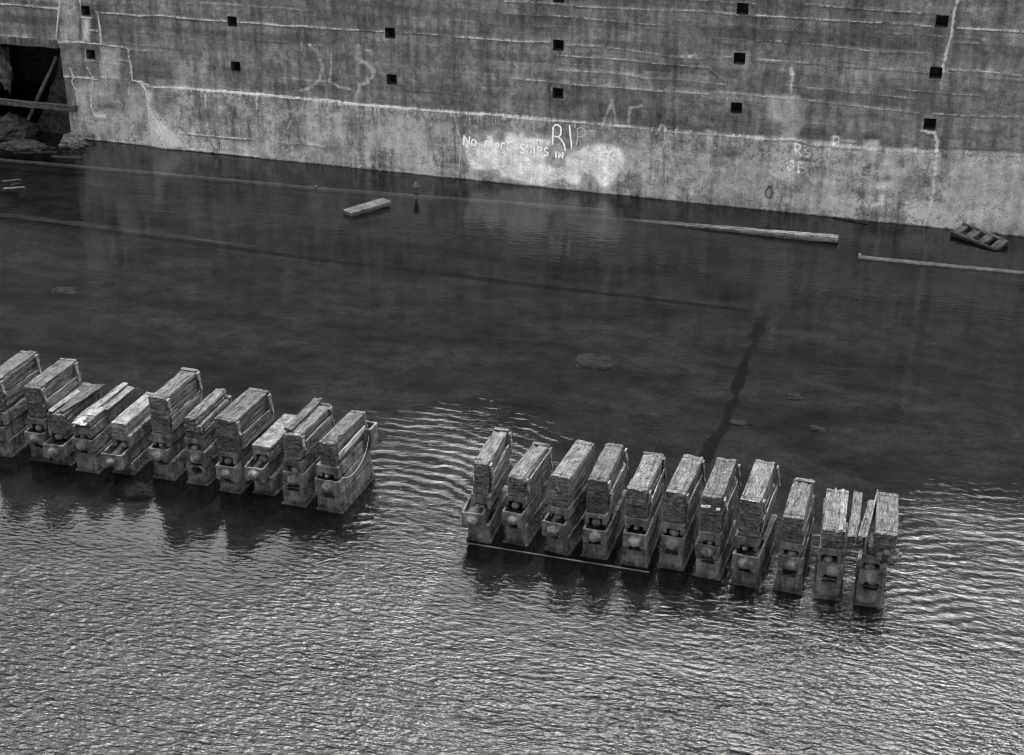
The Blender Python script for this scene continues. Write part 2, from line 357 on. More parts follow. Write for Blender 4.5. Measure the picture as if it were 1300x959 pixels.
# far dock wall ----------------------------------------------------------------
HX0, HSX, HZ0, HSZ, HS = -24.41, 4.601, 2.5234, 1.2277, .27
C_ = .03
def z5(x, y): return onwall(x/3.939, y/3.939)
def z6(x, y): return onwall(320+x/3.197, y/3.197)
def z7(x, y): return onwall(640+x/3.197, y/3.197)
def z8(x, y): return onwall(960+x/2.6647, y/2.6647)
def zg(x, y): return onwall(570+x/5, 130+y/5)
OPX0, OPX1, OPZ = -31.0, -25.42, 2.64
ledge_px = [z5(660, 405), z5(760, 432), z5(1290, 470), z6(450, 425), z6(1055, 470), z7(390, 502), z7(950, 552), z8(130, 470), z8(400, 502), z8(906, 520)]
def build_wall():
    global LEDZ
    def snap(v): return round(v/C_)*C_
    xs = np.concatenate([np.arange(-90, -31.01, 1.0), np.arange(-1030, 71)*C_, np.arange(2.4, 60, .6)])
    zs = np.concatenate([[-.6], np.arange(-10, 194)*C_, np.arange(5.9, 10.31, .1)])
    X, Z = np.meshgrid(xs, zs); nx, nz = len(xs), len(zs)
    x, z = X.ravel(), Z.ravel()
    lx = np.array([p.x for p in ledge_px]); lz = np.array([p.z for p in ledge_px]); s = np.argsort(lx)
    led = np.interp(x, lx[s], lz[s]); xl = z5(740, 0).x
    proud = ((z < led) & (x > z5(690, 0).x)).astype(float)
    y = np.full(x.size, YW) - .07*proud
    rc = np.random.RandomState(5); edges = np.cumsum(rc.uniform(.16, .36, 60)); ci = np.searchsorted(edges, z+.6+.012*np.sin(x*.9)); pi_ = np.floor((x+90)/2.3+.3*ci).astype(int)
    tab = rc.uniform(.78, 1.25, (70, 80)); row = rc.uniform(.85, 1.15, 70); tone = tab[ci, pi_]*row[ci]
    # battered flow of deposit
    pale = np.zeros(x.size); paint = np.zeros(x.size); dark = np.zeros(x.size)
    low = np.clip((led+.03-z)/.06, 0, 1)*np.clip((x-z5(600, 0).x)/.5, 0, 1)
    low = np.maximum(low, .8*np.clip((z5(400, 430).z-z)/.4, 0, 1)*(x > OPX1-.1))
    low *= 1-.35*np.clip((z-.55)/.9, 0, 1)
    def segd(pts):
        P = [(p.x, p.z) for p in pts]; xm = min(p[0] for p in P)-.4; xM = max(p[0] for p in P)+.4; zm = min(p[1] for p in P)-.4; zM = max(p[1] for p in P)+.4
        idx = np.nonzero((x > xm) & (x < xM) & (z > zm) & (z < zM))[0]; best = np.full(idx.size, 9.0); tt = np.zeros(idx.size); n = len(P)-1
        for i in range(n):
            ax, az = P[i]; bx, bz = P[i+1]; dx, dz = bx-ax, bz-az; L = dx*dx+dz*dz+1e-9
            t = np.clip(((x[idx]-ax)*dx+(z[idx]-az)*dz)/L, 0, 1); d = np.hypot(x[idx]-ax-t*dx, z[idx]-az-t*dz)
            m = d < best; best[m] = d[m]; tt[m] = (i+t[m])/n
        return idx, best, tt
    def line(arr, pts, w, s=1.0, w2=None):                      # w in photo pixels
        idx, d, t = segd(pts); w2 = w if w2 is None else w2; ww = (w+(w2-w)*t)*.02
        px_, pz_ = x[idx], z[idx]; wob = np.sin(px_*31+pz_*17)+np.sin(px_*11-pz_*43+2)+np.sin(px_*71+pz_*59+1)
        d = d+.006*wob*(np.sin(px_*5.3+pz_*3)); ww = ww*(.75+.22*wob)
        val = s*np.clip(1-(d-ww*.3)/(np.abs(ww)*.35+.025), 0, 1); arr[idx] = np.maximum(arr[idx], val)
    def poly(arr, pts, s, soft=.08):
        P = [(p.x, p.z) for p in pts]; idx, d, _ = segd(list(pts)+[pts[0]]); inside = np.zeros(idx.size, bool); px, pz = x[idx], z[idx]
        for i in range(len(P)):
            ax, az = P[i]; bx, bz = P[i-1]
            c = ((az > pz) != (bz > pz)) & (px < (bx-ax)*(pz-az)/(bz-az+1e-12)+ax); inside ^= c
        val = s*np.where(inside, .5+np.clip(d/soft, 0, 1)*.5, np.clip(.5-d/soft*.5, 0, .5)); arr[idx] = np.maximum(arr[idx], val)
    def box(fn, arr, x0, x1, y0, y1, s, soft=.15): poly(arr, [fn(x0, y0), fn(x1, y0), fn(x1, y1), fn(x0, y1)], s, soft)
    L = lambda fn, pts: [fn(*p) for p in pts]
    # left part
    line(pale, L(z5, [(0,20),(80,25),(180,35),(290,45)]), 1.4, .85)
    line(pale, L(z5, [(0,182),(100,190),(200,205),(290,215)]), 3, .9); line(pale, L(z5, [(290,213),(400,212),(520,225),(610,235),(640,245)]), 1.3)
    line(pale, L(z5, [(300,0),(292,80),(285,150),(280,225)]), 1.4, 1, 3)
    box(z5, paint, 312, 345, 0, 205, .5); box(z5, paint, 340, 382, 0, 205, .4)
    line(pale, L(z5, [(400,0),(405,45)]), 1); line(pale, L(z5, [(408,88),(458,90)]), 1.2); box(z5, paint, 412, 448, 90, 205, .72, .05)
    line(pale, L(z5, [(490,65),(500,140),(508,220)]), 1, 1, 4.5); line(pale, L(z5, [(455,152),(490,156)]), .7)
    line(pale, L(z5, [(480,62),(560,68),(700,80),(800,78),(950,95),(1100,105),(1300,118)]), 1.3, .95)
    box(z5, paint, 503, 595, 240, 400, .48, .08); line(paint, L(z5, [(555,330),(580,370),(598,405)]), 2, .6)
    line(pale, L(z5, [(640,245),(655,330),(662,400)]), 2.4); line(pale, L(z5, [(662,403),(700,410),(760,432),(900,438),(1100,455),(1300,472)]), 1.8)
    line(pale, L(z5, [(648,410),(645,480)]), 1.5, .8); line(pale, L(z5, [(598,300),(640,310)]), 1, .8); line(pale, L(z5, [(430,300),(478,304)]), 1.6, .8)
    line(pale, L(z5, [(315,385),(370,385),(450,393),(490,400)]), 1.4); line(pale, L(z5, [(300,230),(310,330),(318,385)]), 1, .7)
    line(pale, L(z5, [(350,340),(370,385),(360,410),(385,460),(390,530)]), 1); line(pale, L(z5, [(435,335),(465,390),(455,540),(470,580),(530,590)]), .9)
    box(z5, pale, 475, 535, 572, 598, .9, .04); box(z5, paint, 390, 560, 410, 500, .5, .2); box(z5, paint, 400, 440, 400, 560, .5, .1)
    box(z5, paint, 650, 730, 450, 600, .5, .15); box(z5, paint, 480, 670, 560, 670, .38, .2)
    poly(pale, L(z5, [(735,455),(768,465),(775,530),(800,590),(850,628),(885,665),(945,742),(850,745),(765,738),(740,640)]), .78, .1)
    poly(paint, L(z5, [(735,455),(768,465),(775,530),(800,590),(850,628),(885,665),(945,742),(850,745),(765,738),(740,640)]), .9, .1)
    line(pale, L(z5, [(690,410),(740,455),(765,500)]), 3, .9)
    line(pale, L(z5, [(910,662),(1000,672),(1100,682),(1260,695)]), 1.2, .9); line(pale, L(z5, [(925,745),(1100,760),(1300,782)]), 2.2, .6)
    box(z5, paint, 1150, 1300, 715, 778, .45, .15); box(z5, paint, 870, 1030, 320, 440, .26, .1); box(z5, paint, 945, 1022, 310, 440, .32, .08); box(z5, paint, 918, 950, 560, 655, .42, .08)
    line(pale, L(z5, [(1032,470),(1036,540)]), 3, .9, 1.5); line(pale, L(z5, [(1288,480),(1292,545)]), 3, .9, 2)
    line(pale, L(z5, [(640,250),(700,252),(850,262)]), .6, .7); line(pale, L(z5, [(335,690),(500,700),(750,730)]), .6, .5)
    poly(dark, L(z5, [(560,420),(640,420),(640,560),(570,640),(500,560)]), .45, .2); poly(dark, L(z5, [(640,300),(860,280),(870,420),(670,395)]), .4, .25)
    poly(dark, L(z5, [(300,0),(300,60),(280,200),(0,170),(0,30)]), .28, .2); poly(dark, L(z5, [(455,92),(490,95),(495,385),(455,380)]), .5, .06)
    poly(dark, L(z5, [(598,240),(640,250),(650,400),(600,400)]), .45, .05); poly(dark, L(z5, [(790,470),(890,470),(880,600),(810,590)]), .4, .15)
    poly(dark, L(z5, [(320,400),(345,400),(380,470),(385,520),(330,520)]), .5, .08)
    # centre left
    line(pale, L(z6, [(0,92),(120,105),(200,107),(380,122),(430,123)]), 1.3, .95); line(pale, L(z6, [(430,123),(700,137),(830,150)]), .5, .6); line(pale, L(z6, [(830,150),(950,158),(1055,167)]), 1.3, .95)
    line(pale, L(z6, [(0,380),(80,385),(160,397),(300,405),(450,425),(600,435),(750,450)]), 2, 1, 1.5); line(pale, L(z6, [(750,450),(850,457),(1055,470)]), 1, .9)
    line(dark, L(z6, [(238,120),(240,300)]), 3, .45); line(dark, L(z6, [(850,300),(850,455)]), 5, .5); line(pale, L(z6, [(217,0),(222,120)]), .5, .4)
    line(paint, L(z6, [(235,185),(265,210),(285,270),(275,320),(240,355),(200,368)]), 4, .42); line(paint, L(z6, [(320,220),(322,280),(315,330),(345,350),(398,362)]), 3, .42)
    line(paint, L(z6, [(430,185),(430,240),(470,262),(495,290),(485,320),(440,345)]), 6, .42); line(paint, L(z6, [(440,345),(420,410)]), 5, .35); line(paint, L(z6, [(425,200),(430,235)]), 8, .4); line(paint, L(z6, [(465,205),(480,208)]), 3, .6); line(paint, L(z6, [(200,180),(202,205)]), 2, .6)
    box(z6, paint, 470, 550, 510, 605, .5, .15); box(z6, paint, 565, 705, 515, 590, .42, .2); box(z6, paint, 590, 690, 600, 695, .45, .15); box(z6, paint, 0, 100, 580, 640, .5, .2); box(z6, paint, 100, 470, 595, 650, .3, .2); box(z6, paint, 740, 800, 500, 560, .5, .1); box(z6, paint, 240, 370, 480, 600, .28, .2); box(z6, paint, 1010, 1055, 385, 455, .45, .08)
    line(pale, L(z6, [(828,470),(850,580),(845,720)]), 1.4, .85); line(pale, L(z6, [(888,460),(888,545)]), 1, .85); line(dark, L(z6, [(480,605),(560,620),(700,640)]), .8, .8); line(pale, L(z6, [(115,575),(230,585),(300,595)]), .6, .7)
    line(pale, L(z6, [(163,487),(150,522)]), 1.2, .9)
    poly(dark, L(z6, [(885,475),(1055,480),(1055,540),(1010,525),(940,530),(885,545)]), .6, .08); poly(dark, L(z6, [(700,480),(740,480),(740,600),(700,600)]), .3, .1)
    poly(dark, L(z6, [(110,440),(240,445),(230,570),(120,570)]), .35, .2); poly(dark, L(z6, [(380,450),(470,450),(460,590),(380,590)]), .3, .2)
    # bright whitewashed patch under the writing
    poly(paint, L(zg, [(85,235),(230,235),(235,195),(285,195),(300,235),(350,220),(370,180),(420,180),(440,200),(455,175),(490,175),(500,205),(600,215),(660,225),(660,270),(630,300),(630,370),(680,400),(730,390),(735,330),(830,290),(880,255),(1000,245),(1090,270),(1130,330),(1120,430),(1060,500),(1000,545),(960,540),(920,480),(860,450),(850,530),(780,530),(730,490),(600,540),(420,500),(330,480),(310,430),(240,440),(150,430),(115,380)]), 1.0, .1)
    poly(dark, L(zg, [(500,130),(640,140),(650,200),(520,205),(495,170)]), .6, .1); poly(dark, L(zg, [(720,150),(830,150),(860,230),(780,290),(740,290)]), .6, .1); poly(dark, L(zg, [(850,470),(930,500),(960,550),(860,550)]), .25, .05); poly(dark, L(zg, [(1060,520),(1140,410),(1230,420),(1220,560),(1090,570)]), .3, .1)
    # centre right lift lines
    for pts, w, s in ([[(0,5),(200,15),(340,30),(600,40),(800,45),(950,60),(1055,68)], .9, .75], [[(0,55),(200,65),(300,72),(480,90),(650,105)], .6, .6], [[(0,165),(90,170),(180,170)], 1.4, 1],
        [[(250,182),(400,190),(560,212),(700,235),(860,238),(930,230)], .8, .6], [[(200,222),(300,232),(500,243),(640,262),(830,275),(870,310),(900,335)], .7, .68], [[(210,285),(480,300),(560,318),(700,325),(900,345)], .8, .66],
        [[(30,320),(160,330),(300,345),(450,355),(620,370),(830,382)], 1.1, .7], [[(0,472),(130,485),(240,490),(390,502)], 1.2, .9], [[(450,510),(500,513)], 1.5, 1], [[(500,513),(700,535),(950,552),(1055,560)], .7, .7]): line(pale, L(z7, pts), w, s)
    line(paint, L(z7, [(722,228),(740,222)]), 2.5, .7); line(paint, L(z7, [(750,228),(775,222)]), 3, .7)
    line(dark, L(z7, [(600,480),(600,600)]), 7, .5); line(dark, L(z7, [(140,120),(145,300)]), 4, .35); line(dark, L(z7, [(930,480),(925,640)]), 10, .45); line(dark, L(z7, [(960,80),(960,200)]), 4, .4); line(dark, L(z7, [(790,395),(850,415),(910,440)]), .8, .7); line(dark, L(z7, [(820,280),(870,310),(905,335)]), .8, .7)
    line(paint, L(z7, [(590,630),(568,740),(600,785),(670,785),(690,700),(680,640)]), 6, .6); box(z7, paint, 560, 690, 750, 790, .5, .1); box(z7, paint, 500, 560, 590, 640, .4, .1); box(z7, paint, 740, 880, 620, 760, .27, .2); box(z7, paint, 860, 1055, 660, 830, .5, .25)
    line(paint, L(z7, [(395,520),(440,405),(455,510)]), 3, .38); line(paint, L(z7, [(505,500),(510,440),(560,430)]), 2.5, .34); line(paint, L(z7, [(620,540),(640,505),(670,540),(665,580)]), 2.5, .38); line(paint, L(z7, [(740,540),(790,590)]), 2, .4); line(paint, L(z7, [(790,540),(750,600)]), 2, .38); line(paint, L(z7, [(820,530),(860,535),(855,560),(825,565),(860,600)]), 2, .38)
    line(paint, L(z7, [(0,400),(20,395),(35,440)]), 5, .4)
    # right
    for pts, w, s in ([[(0,52),(150,62),(300,72),(450,78),(600,90)], 1.1, .75], [[(170,15),(350,30),(560,45)], .8, .66], [[(0,135),(200,150),(400,175),(580,180)], .5, .55], [[(0,200),(130,210),(300,225),(580,245)], .8, .62], [[(180,340),(300,355),(560,385)], .8, .6],
        [[(600,385),(760,395),(906,398)], .9, .66], [[(680,95),(906,108)], 1.3, .9], [[(640,235),(800,245),(890,255)], .7, .65], [[(0,470),(130,470),(200,490),(350,500)], 1, .7], [[(670,145),(760,148)], .7, .6], [[(100,290),(300,310),(540,335)], .5, .5]): line(pale, L(z8, pts), w, s)
    line(pale, L(z8, [(682,0),(668,50),(660,120),(640,190),(630,240)]), 3.6, 1, 3); line(pale, L(z8, [(630,240),(625,300)]), 2, .6); line(pale, L(z8, [(560,445),(600,450),(612,480),(608,560),(600,640)]), 3.4, 1); line(pale, L(z8, [(600,640),(590,700),(570,760)]), 4, 1, 2.5)
    line(dark, L(z8, [(690,20),(680,150),(665,300),(650,400),(632,560)]), 9, .55); line(dark, L(z8, [(345,240),(340,430)]), 6, .3)
    line(paint, L(z8, [(120,240),(122,260),(118,310)]), 6, .8, 1.5)
    poly(paint, L(z8, [(35,310),(60,330),(130,320),(160,350),(155,410),(130,470),(95,465),(85,420),(45,395)]), .6, .1)
    S = lambda pts, s=.75, w=2: line(paint, L(z8, pts), w*1.25, min(1, s*1.3))
    S([(135,520),(132,482),(152,490),(148,502),(138,505),(155,525)], .9, 1.6); S([(182,498),(168,500),(168,512),(184,516),(180,528),(166,526)], .8, 1.5); S([(108,545),(125,542),(128,570),(110,574),(106,550)], .8, 2); S([(145,582),(143,548),(168,550)], .8, 2); S([(144,564),(162,566)], .7, 1.8)
    S([(262,500),(262,462),(280,465),(278,482),(264,482)], .65); S([(290,475),(330,478)], .55); S([(300,510),(345,515)], .6)
    poly(paint, L(z8, [(365,475),(420,470),(415,550),(365,545)]), .62, .04); poly(paint, L(z8, [(440,505),(475,510),(485,560),(510,570),(525,500),(550,505),(530,570),(490,612),(440,580),(415,570)]), .62, .05)
    poly(paint, L(z8, [(400,610),(490,615),(485,645),(405,640)]), .65, .03); poly(paint, L(z8, [(420,650),(440,655),(438,690),(385,705),(380,688),(412,678)]), .85, .04)
    box(z8, paint, 160, 290, 600, 720, .34, .3); box(z8, paint, 640, 760, 560, 720, .6, .3); box(z8, paint, 770, 906, 580, 775, .6, .3); box(z8, paint, 280, 330, 560, 720, .3, .1); box(z8, paint, 250, 330, 690, 725, .5, .1)
    poly(dark, L(z8, [(720,500),(906,505),(906,530),(720,525)]), .5, .06); poly(dark, L(z8, [(140,318),(185,320),(180,335),(150,335)]), .8, .03); poly(dark, L(z8, [(200,310),(560,330),(560,370),(200,345)]), .35, .08)
    # drips under the lime ledge
    rr = random.Random(3)
    for _ in range(260):
        xx = rr.uniform(z5(900, 0).x, z7(250, 0).x) if rr.random() < .75 else rr.uniform(-15, 1.5)
        zz = float(np.interp(xx, lx[s_] if False else lx[np.argsort(lx)], lz[np.argsort(lx)])); ln_ = rr.uniform(.04, .28)*(1.6 if rr.random() < .15 else 1)
        line(pale, [Vector((xx, 0, zz+.02)), Vector((xx+rr.uniform(-.01, .01), 0, zz-ln_))], rr.uniform(.8, 2.0), rr.uniform(.45, .85), .3)
    for _ in range(200):                                        # damp runs from higher up
        xx = rr.uniform(-25, 2); zz = rr.uniform(1.5, 9); line(dark, [Vector((xx, 0, zz)), Vector((xx+rr.uniform(-.03, .03), 0, zz-rr.uniform(.4, 1.8)))], rr.choice([1, 2, 3, 5, 8, 12]), rr.uniform(.15, .5), .5)
    for _ in range(70):                                        # lift lines above the frame and short faint ones within
        xx = rr.uniform(-26, 1); zz = rr.choice([1.9, 2.3, 2.9, 3.3, 3.75, 4.2, 4.6, 5.1, 5.6, 6.2, 6.9, 7.6, 8.4])+rr.uniform(-.03, .03); l_ = rr.uniform(.6, 3)
        line(pale, [Vector((xx, 0, zz)), Vector((xx+l_*.5, 0, zz+rr.uniform(-.02, .02))), Vector((xx+l_, 0, zz))], .5, rr.uniform(.3, .5))
    for c in range(-2, 7):                                     # pale rims of the holes
        for k in range(0, 6):
            hx = HX0+c*HSX; hz = HZ0+k*HSZ; a = HS/2+.02; x0r = [(hx-a, hz+a), (hx-a, hz-a), (hx+a, hz-a)]
            line(pale, [Vector((p[0], 0, p[1])) for p in x0r], .6, rr.uniform(.3, .6)); line(dark, [Vector((hx, 0, hz-.2)), Vector((hx+.02, 0, hz-.9))], 7, .3)
    if True:                                                   # relief
        y -= .025*np.clip(pale, 0, 1)
        fl_idx, d_, _t = segd(L(z5, [(752,470),(770,560),(800,640),(840,735)])); y[fl_idx] -= .09*np.clip(1-d_/.34, 0, 1)*(.75+.16*np.sin(x[fl_idx]*52+z[fl_idx]*24)+.1*np.sin(x[fl_idx]*23+z[fl_idx]*5))
    holes = []
    for c in range(-2, 7):
        for k in range(0, 6):
            hx, hz = snap(HX0+c*HSX-HS/2), snap(HZ0+k*HSZ-HS/2)
            if hx+HS < OPX1 and hx > OPX0-.5 and hz < OPZ+.3: continue
            if hz < 5.2 and -31 < hx < 2: holes.append((hx, hx+9*C_, hz, hz+9*C_))
    cx = (xs[:-1]+xs[1:])/2; cz = (zs[:-1]+zs[1:])/2; CX, CZ = np.meshgrid(cx, cz); keep = np.ones(CX.shape, bool)
    for a in holes: keep &= ~((CX > a[0]) & (CX < a[1]) & (CZ > a[2]) & (CZ < a[3]))
    keep &= ~((CX > OPX0) & (CX < OPX1+.0) & (CZ < OPZ))
    J, I = np.nonzero(keep); q = np.stack([J*nx+I, J*nx+I+1, (J+1)*nx+I+1, (J+1)*nx+I], 1)
    me = bpy.data.meshes.new('wall'); V = np.stack([x, y, z], 1).astype(np.float32)
    me.vertices.add(len(V)); me.vertices.foreach_set('co', V.ravel()); me.loops.add(q.size); me.loops.foreach_set('vertex_index', q.ravel().astype(np.int32))
    me.polygons.add(len(q)); me.polygons.foreach_set('loop_start', np.arange(0, q.size, 4, dtype=np.int32)); me.update(calc_edges=True); me.validate()
    for nme, a in (('pale', pale), ('paint', paint), ('dark', dark), ('low', low), ('tone', tone)):
        at = me.attributes.new(nme, 'FLOAT', 'POINT'); at.data.foreach_set('value', a.astype(np.float32))
    root = link('dock_wall', me, M['wall']); tag(root, 'tall stained concrete dock wall with white scrawled writing and square holes', 'wall')
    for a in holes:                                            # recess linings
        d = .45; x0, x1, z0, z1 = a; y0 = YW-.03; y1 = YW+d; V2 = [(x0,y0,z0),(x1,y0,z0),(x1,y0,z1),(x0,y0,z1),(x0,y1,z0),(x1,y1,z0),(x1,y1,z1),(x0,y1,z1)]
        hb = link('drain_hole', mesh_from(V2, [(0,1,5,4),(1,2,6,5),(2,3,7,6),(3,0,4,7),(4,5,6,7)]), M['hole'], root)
    # body behind the face, with the culvert chamber
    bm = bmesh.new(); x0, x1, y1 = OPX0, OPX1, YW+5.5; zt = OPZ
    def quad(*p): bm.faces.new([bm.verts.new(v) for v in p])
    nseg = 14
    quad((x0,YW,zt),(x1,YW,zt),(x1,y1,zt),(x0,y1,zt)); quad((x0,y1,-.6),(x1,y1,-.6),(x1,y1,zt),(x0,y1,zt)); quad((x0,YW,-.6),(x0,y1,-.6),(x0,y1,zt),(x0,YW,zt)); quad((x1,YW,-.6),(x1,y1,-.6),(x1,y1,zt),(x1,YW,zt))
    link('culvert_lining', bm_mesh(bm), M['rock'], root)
    # coping and body
    bm = bmesh.new(); raw_box(bm, -90, 60, YW+.003-.12, YW+.8, 10.3, 10.75); bmesh.ops.bevel(bm, geom=bm.edges[:], offset=.05, segments=2, affect='EDGES')
    link('coping', bm_mesh(bm), M['quay'], root)
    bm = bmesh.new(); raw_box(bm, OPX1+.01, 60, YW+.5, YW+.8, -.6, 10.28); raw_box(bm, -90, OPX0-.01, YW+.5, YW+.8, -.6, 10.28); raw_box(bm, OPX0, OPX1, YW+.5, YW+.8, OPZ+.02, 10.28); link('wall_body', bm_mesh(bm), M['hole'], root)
    # lintel face over the culvert, slightly proud
    bm = grid_box(-34, z5(286, 200).x, YW-.10, YW-.005, z5(0, 215).z, z5(0, 178).z, .1)
    for v in bm.verts: v.co.z += .025*noise.noise(v.co*2.3); v.co.y -= .02*noise.noise(v.co*3)
    link('lintel_band', bm_mesh(bm), M['lint'], root)
    # painted writing (strokes a hair proud of the wall)
    strokes = [ [(100,265),(105,205),(135,260),(140,210)], 'o165,250,14,20', [(235,275),(241,240),(250,238),(256,248),(257,274)], [(257,248),(268,243),(276,252),(278,278)], 'o315,265,10,13', [(340,288),(342,255),(352,252),(362,260)],
        [(402,248),(382,245),(379,290),(400,295)], [(380,268),(396,271)], [(490,264),(477,258),(464,266),(466,282),(487,294),(487,308),(474,316),(458,309)], [(505,262),(505,318)], [(505,290),(528,292)], [(528,265),(527,320)], [(548,270),(548,322)],
        [(570,325),(572,278),(588,278),(597,288),(590,302),(572,302)], [(636,288),(624,283),(614,292),(618,306),(635,315),(633,328),(622,333),(610,327)], [(688,305),(686,348)], [(705,350),(706,310),(728,350),(730,312)],
        [(920,335),(937,295),(955,338)], [(926,320),(948,322)], [(968,335),(968,295),(992,338),(992,298)], [(1005,300),(1018,322)], [(1035,298),(1018,330),(1012,368)], [(955,368),(960,346),(970,362),(980,346),(986,370)] ]
    big = [ [(665,262),(666,200),(668,155),(678,140),(695,136),(712,146),(719,165),(717,198),(702,214),(675,210)], [(700,215),(722,232),(738,262),(746,300)], [(772,140),(776,190),(784,250),(785,290)] ]
    faint = [ [(815,270),(822,225),(826,190),(818,165)], [(818,165),(838,154),(862,160),(875,180),(868,202),(848,214),(828,212)], [(755,322),(785,324)], [(770,323),(769,350)], [(795,325),(795,352)], [(795,338),(810,339)], [(810,326),(810,354)], [(838,328),(824,328),(823,355),(838,356)], [(824,341),(835,342)], [(868,331),(856,332),(857,343),(868,347),(866,358),(854,357)], [(895,333),(882,333),(881,360),(896,361)], [(882,346),(893,347)] ]
    def ribbons(lst, w, fn=zg):
        bm = bmesh.new()
        for s in lst:
            if isinstance(s, str):
                a = [float(q) for q in s[1:].split(',')]; s = [(a[0]+a[2]*math.sin(t*PI/7), a[1]-a[3]*math.cos(t*PI/7)) for t in range(15)]
            P = [fn(*p) for p in s]; Q = []
            for i in range(len(P)-1):
                n = max(1, int((P[i+1]-P[i]).length/.03)); Q += [P[i].lerp(P[i+1], k/n) for k in range(n)]
            Q.append(P[-1]); pr = None
            for i, p in enumerate(Q):
                t = Q[min(i+1, len(Q)-1)]-Q[max(i-1, 0)]; n = Vector((-t.z, 0, t.x)).normalized(); ww = w*(1+.45*noise.noise(p*17))*.5
                yy = YW-.07-.032
                cur = (bm.verts.new((p.x+n.x*ww, yy, p.z+n.z*ww)), bm.verts.new((p.x-n.x*ww, yy, p.z-n.z*ww)))
                if pr: bm.faces.new((pr[0], pr[1], cur[1], cur[0]))
                pr = cur
        return bm_mesh(bm)
    a = link('painted_writing', ribbons(strokes, .046), M['white'], root); a['label'] = 'white painted words NO MORE SHIPS IN THESE ANY'
    a = link('painted_writing', ribbons(big, .042), M['white'], root); a['label'] = 'larger white painted letters R I'
    a = link('painted_writing', ribbons(faint, .026), M['white_faint'], root); a['label'] = 'faded painted letters among the white words'
    return root
s_ = None
M['lint'] = mat_cast('lintel_concrete', .075)
build_wall()

# near dock wall (below the viewpoint) and the two quays
bm = grid_box(-90, 60, 1.0, 1.6, -.6, 10.3, 1.0)
for v in bm.verts: v.co.y += .04*noise.noise(v.co*.6) if v.co.y > 1.3 else 0
tag(link('dock_wall', bm_mesh(bm), M['quay']), 'plain concrete dock wall directly below the viewpoint', 'wall')
q1 = link('quay', mesh_from([(-90, -60, 10.31), (60, -60, 10.31), (60, 1.6, 10.31), (-90, 1.6, 10.31)], [(0, 1, 2, 3)]), M['quay']); q1['kind'] = 'structure'
q2 = link('quay', mesh_from([(-90, YW+.4, 10.33), (60, YW+.4, 10.33), (60, 120, 10.33), (-90, 120, 10.33)], [(0, 1, 2, 3)]), M['quay']); q2['kind'] = 'structure'

# mooring ring on the wall
rp = onwall(976.5, 244, YW-.12)
ring = empty('mooring_ring', rp); tag(ring, 'small rusty iron ring hanging on the dock wall above the water', 'mooring ring')
link('ring', tube([(.085*math.sin(a), -.02, -.02+.13*math.cos(a)) for a in np.linspace(0, 2*PI, 21)[:-1]], .018, 8, closed=True), M['iron'], ring)
bm = grid_box(-.04, .04, -.03, .1, .1, .17, .02); link('bracket', bm_mesh(bm), M['iron'], ring)

# ------------------------------------------------------------------ culvert debris
def rock(name, c, r, seed, mat, sub=5, amp=.35):
    bm = bmesh.new(); bmesh.ops.create_icosphere(bm, subdivisions=sub, radius=1)
    for v in bm.verts:
        p = v.co.copy(); d = 1+amp*noise.noise(p*1.6+Vector((seed, 0, 0)))-amp*.7*abs(noise.noise(p*3.6+Vector((0, seed, 0))))+amp*.45*noise.noise(p*8)+amp*.2*noise.noise(p*19)
        v.co = Vector((p.x*r[0]*d, p.y*r[1]*d, p.z*r[2]*d))
    o = link(name, bm_mesh(bm, smooth=True), mat); o.location = c; return o
cp = onwall(62, 150)
M['rock_pale'] = mat_plain('pale_broken_concrete', .085, .9, 7, .9)
# leaning slab of broken concrete inside the mouth
def slab_poly(name, pts, y0, y1, mat, seed):
    bm = bmesh.new(); P = [onwall(*p) for p in pts]; bot = [bm.verts.new((p.x, y0, p.z)) for p in P]; top = [bm.verts.new((p.x, y1, p.z)) for p in P]
    bm.faces.new(bot[::-1]); bm.faces.new(top); n = len(P)
    for i in range(n): bm.faces.new((bot[i], bot[(i+1) % n], top[(i+1) % n], top[i]))
    bmesh.ops.triangulate(bm, faces=bm.faces[:]); bmesh.ops.recalc_face_normals(bm, faces=bm.faces)
    for _ in range(5): bmesh.ops.subdivide_edges(bm, edges=[e for e in bm.edges if e.calc_length() > .12], cuts=1)
    bmesh.ops.triangulate(bm, faces=bm.faces[:])
    for v in bm.verts: v.co += Vector((.05*N3(v.co, (2,2,2), seed), .16*N3(v.co, (1.6,1.6,1.6), seed), .05*N3(v.co, (3,3,3), seed)))
    return link(name, bm_mesh(bm), mat)
o = slab_poly('fallen_concrete', [(73,66),(86,110),(92,190),(30,196),(38,160),(52,128),(64,95)], YW+.3, YW+1.1, M['rock'], 2.0)
tag(o, 'broken sloping mass of pale concrete inside the right jamb of the dark opening', 'broken concrete')
for (x, y, rx, ry, rz, sd_, lb) in ((6, 168, .75, .6, .5, 1, 'dark lump of rubble at the left edge of the culvert mouth'), (22, 186, .8, .45, .17, 4, 'low wet slab of rubble awash under the crossbeam in the culvert mouth'), (86, 182, .42, .35, .3, 9, 'small rubble lump at the foot of the opening right jamb')):
    p = atz(x, y+6, 0); p.y += .3
    tag(rock('rubble', (p.x, p.y, .02), (rx, ry, rz), sd_, M['rock'] if sd_ != 9 else M['rock_pale']), lb, 'rubble')
o = rock('flaking_concrete', onwall(7, 88, YW+.7), (.15, .25, .62), 12, M['rock_pale'], 5, .5); tag(o, 'ragged pale column of flaking concrete at the left inside the dark opening', 'concrete column')
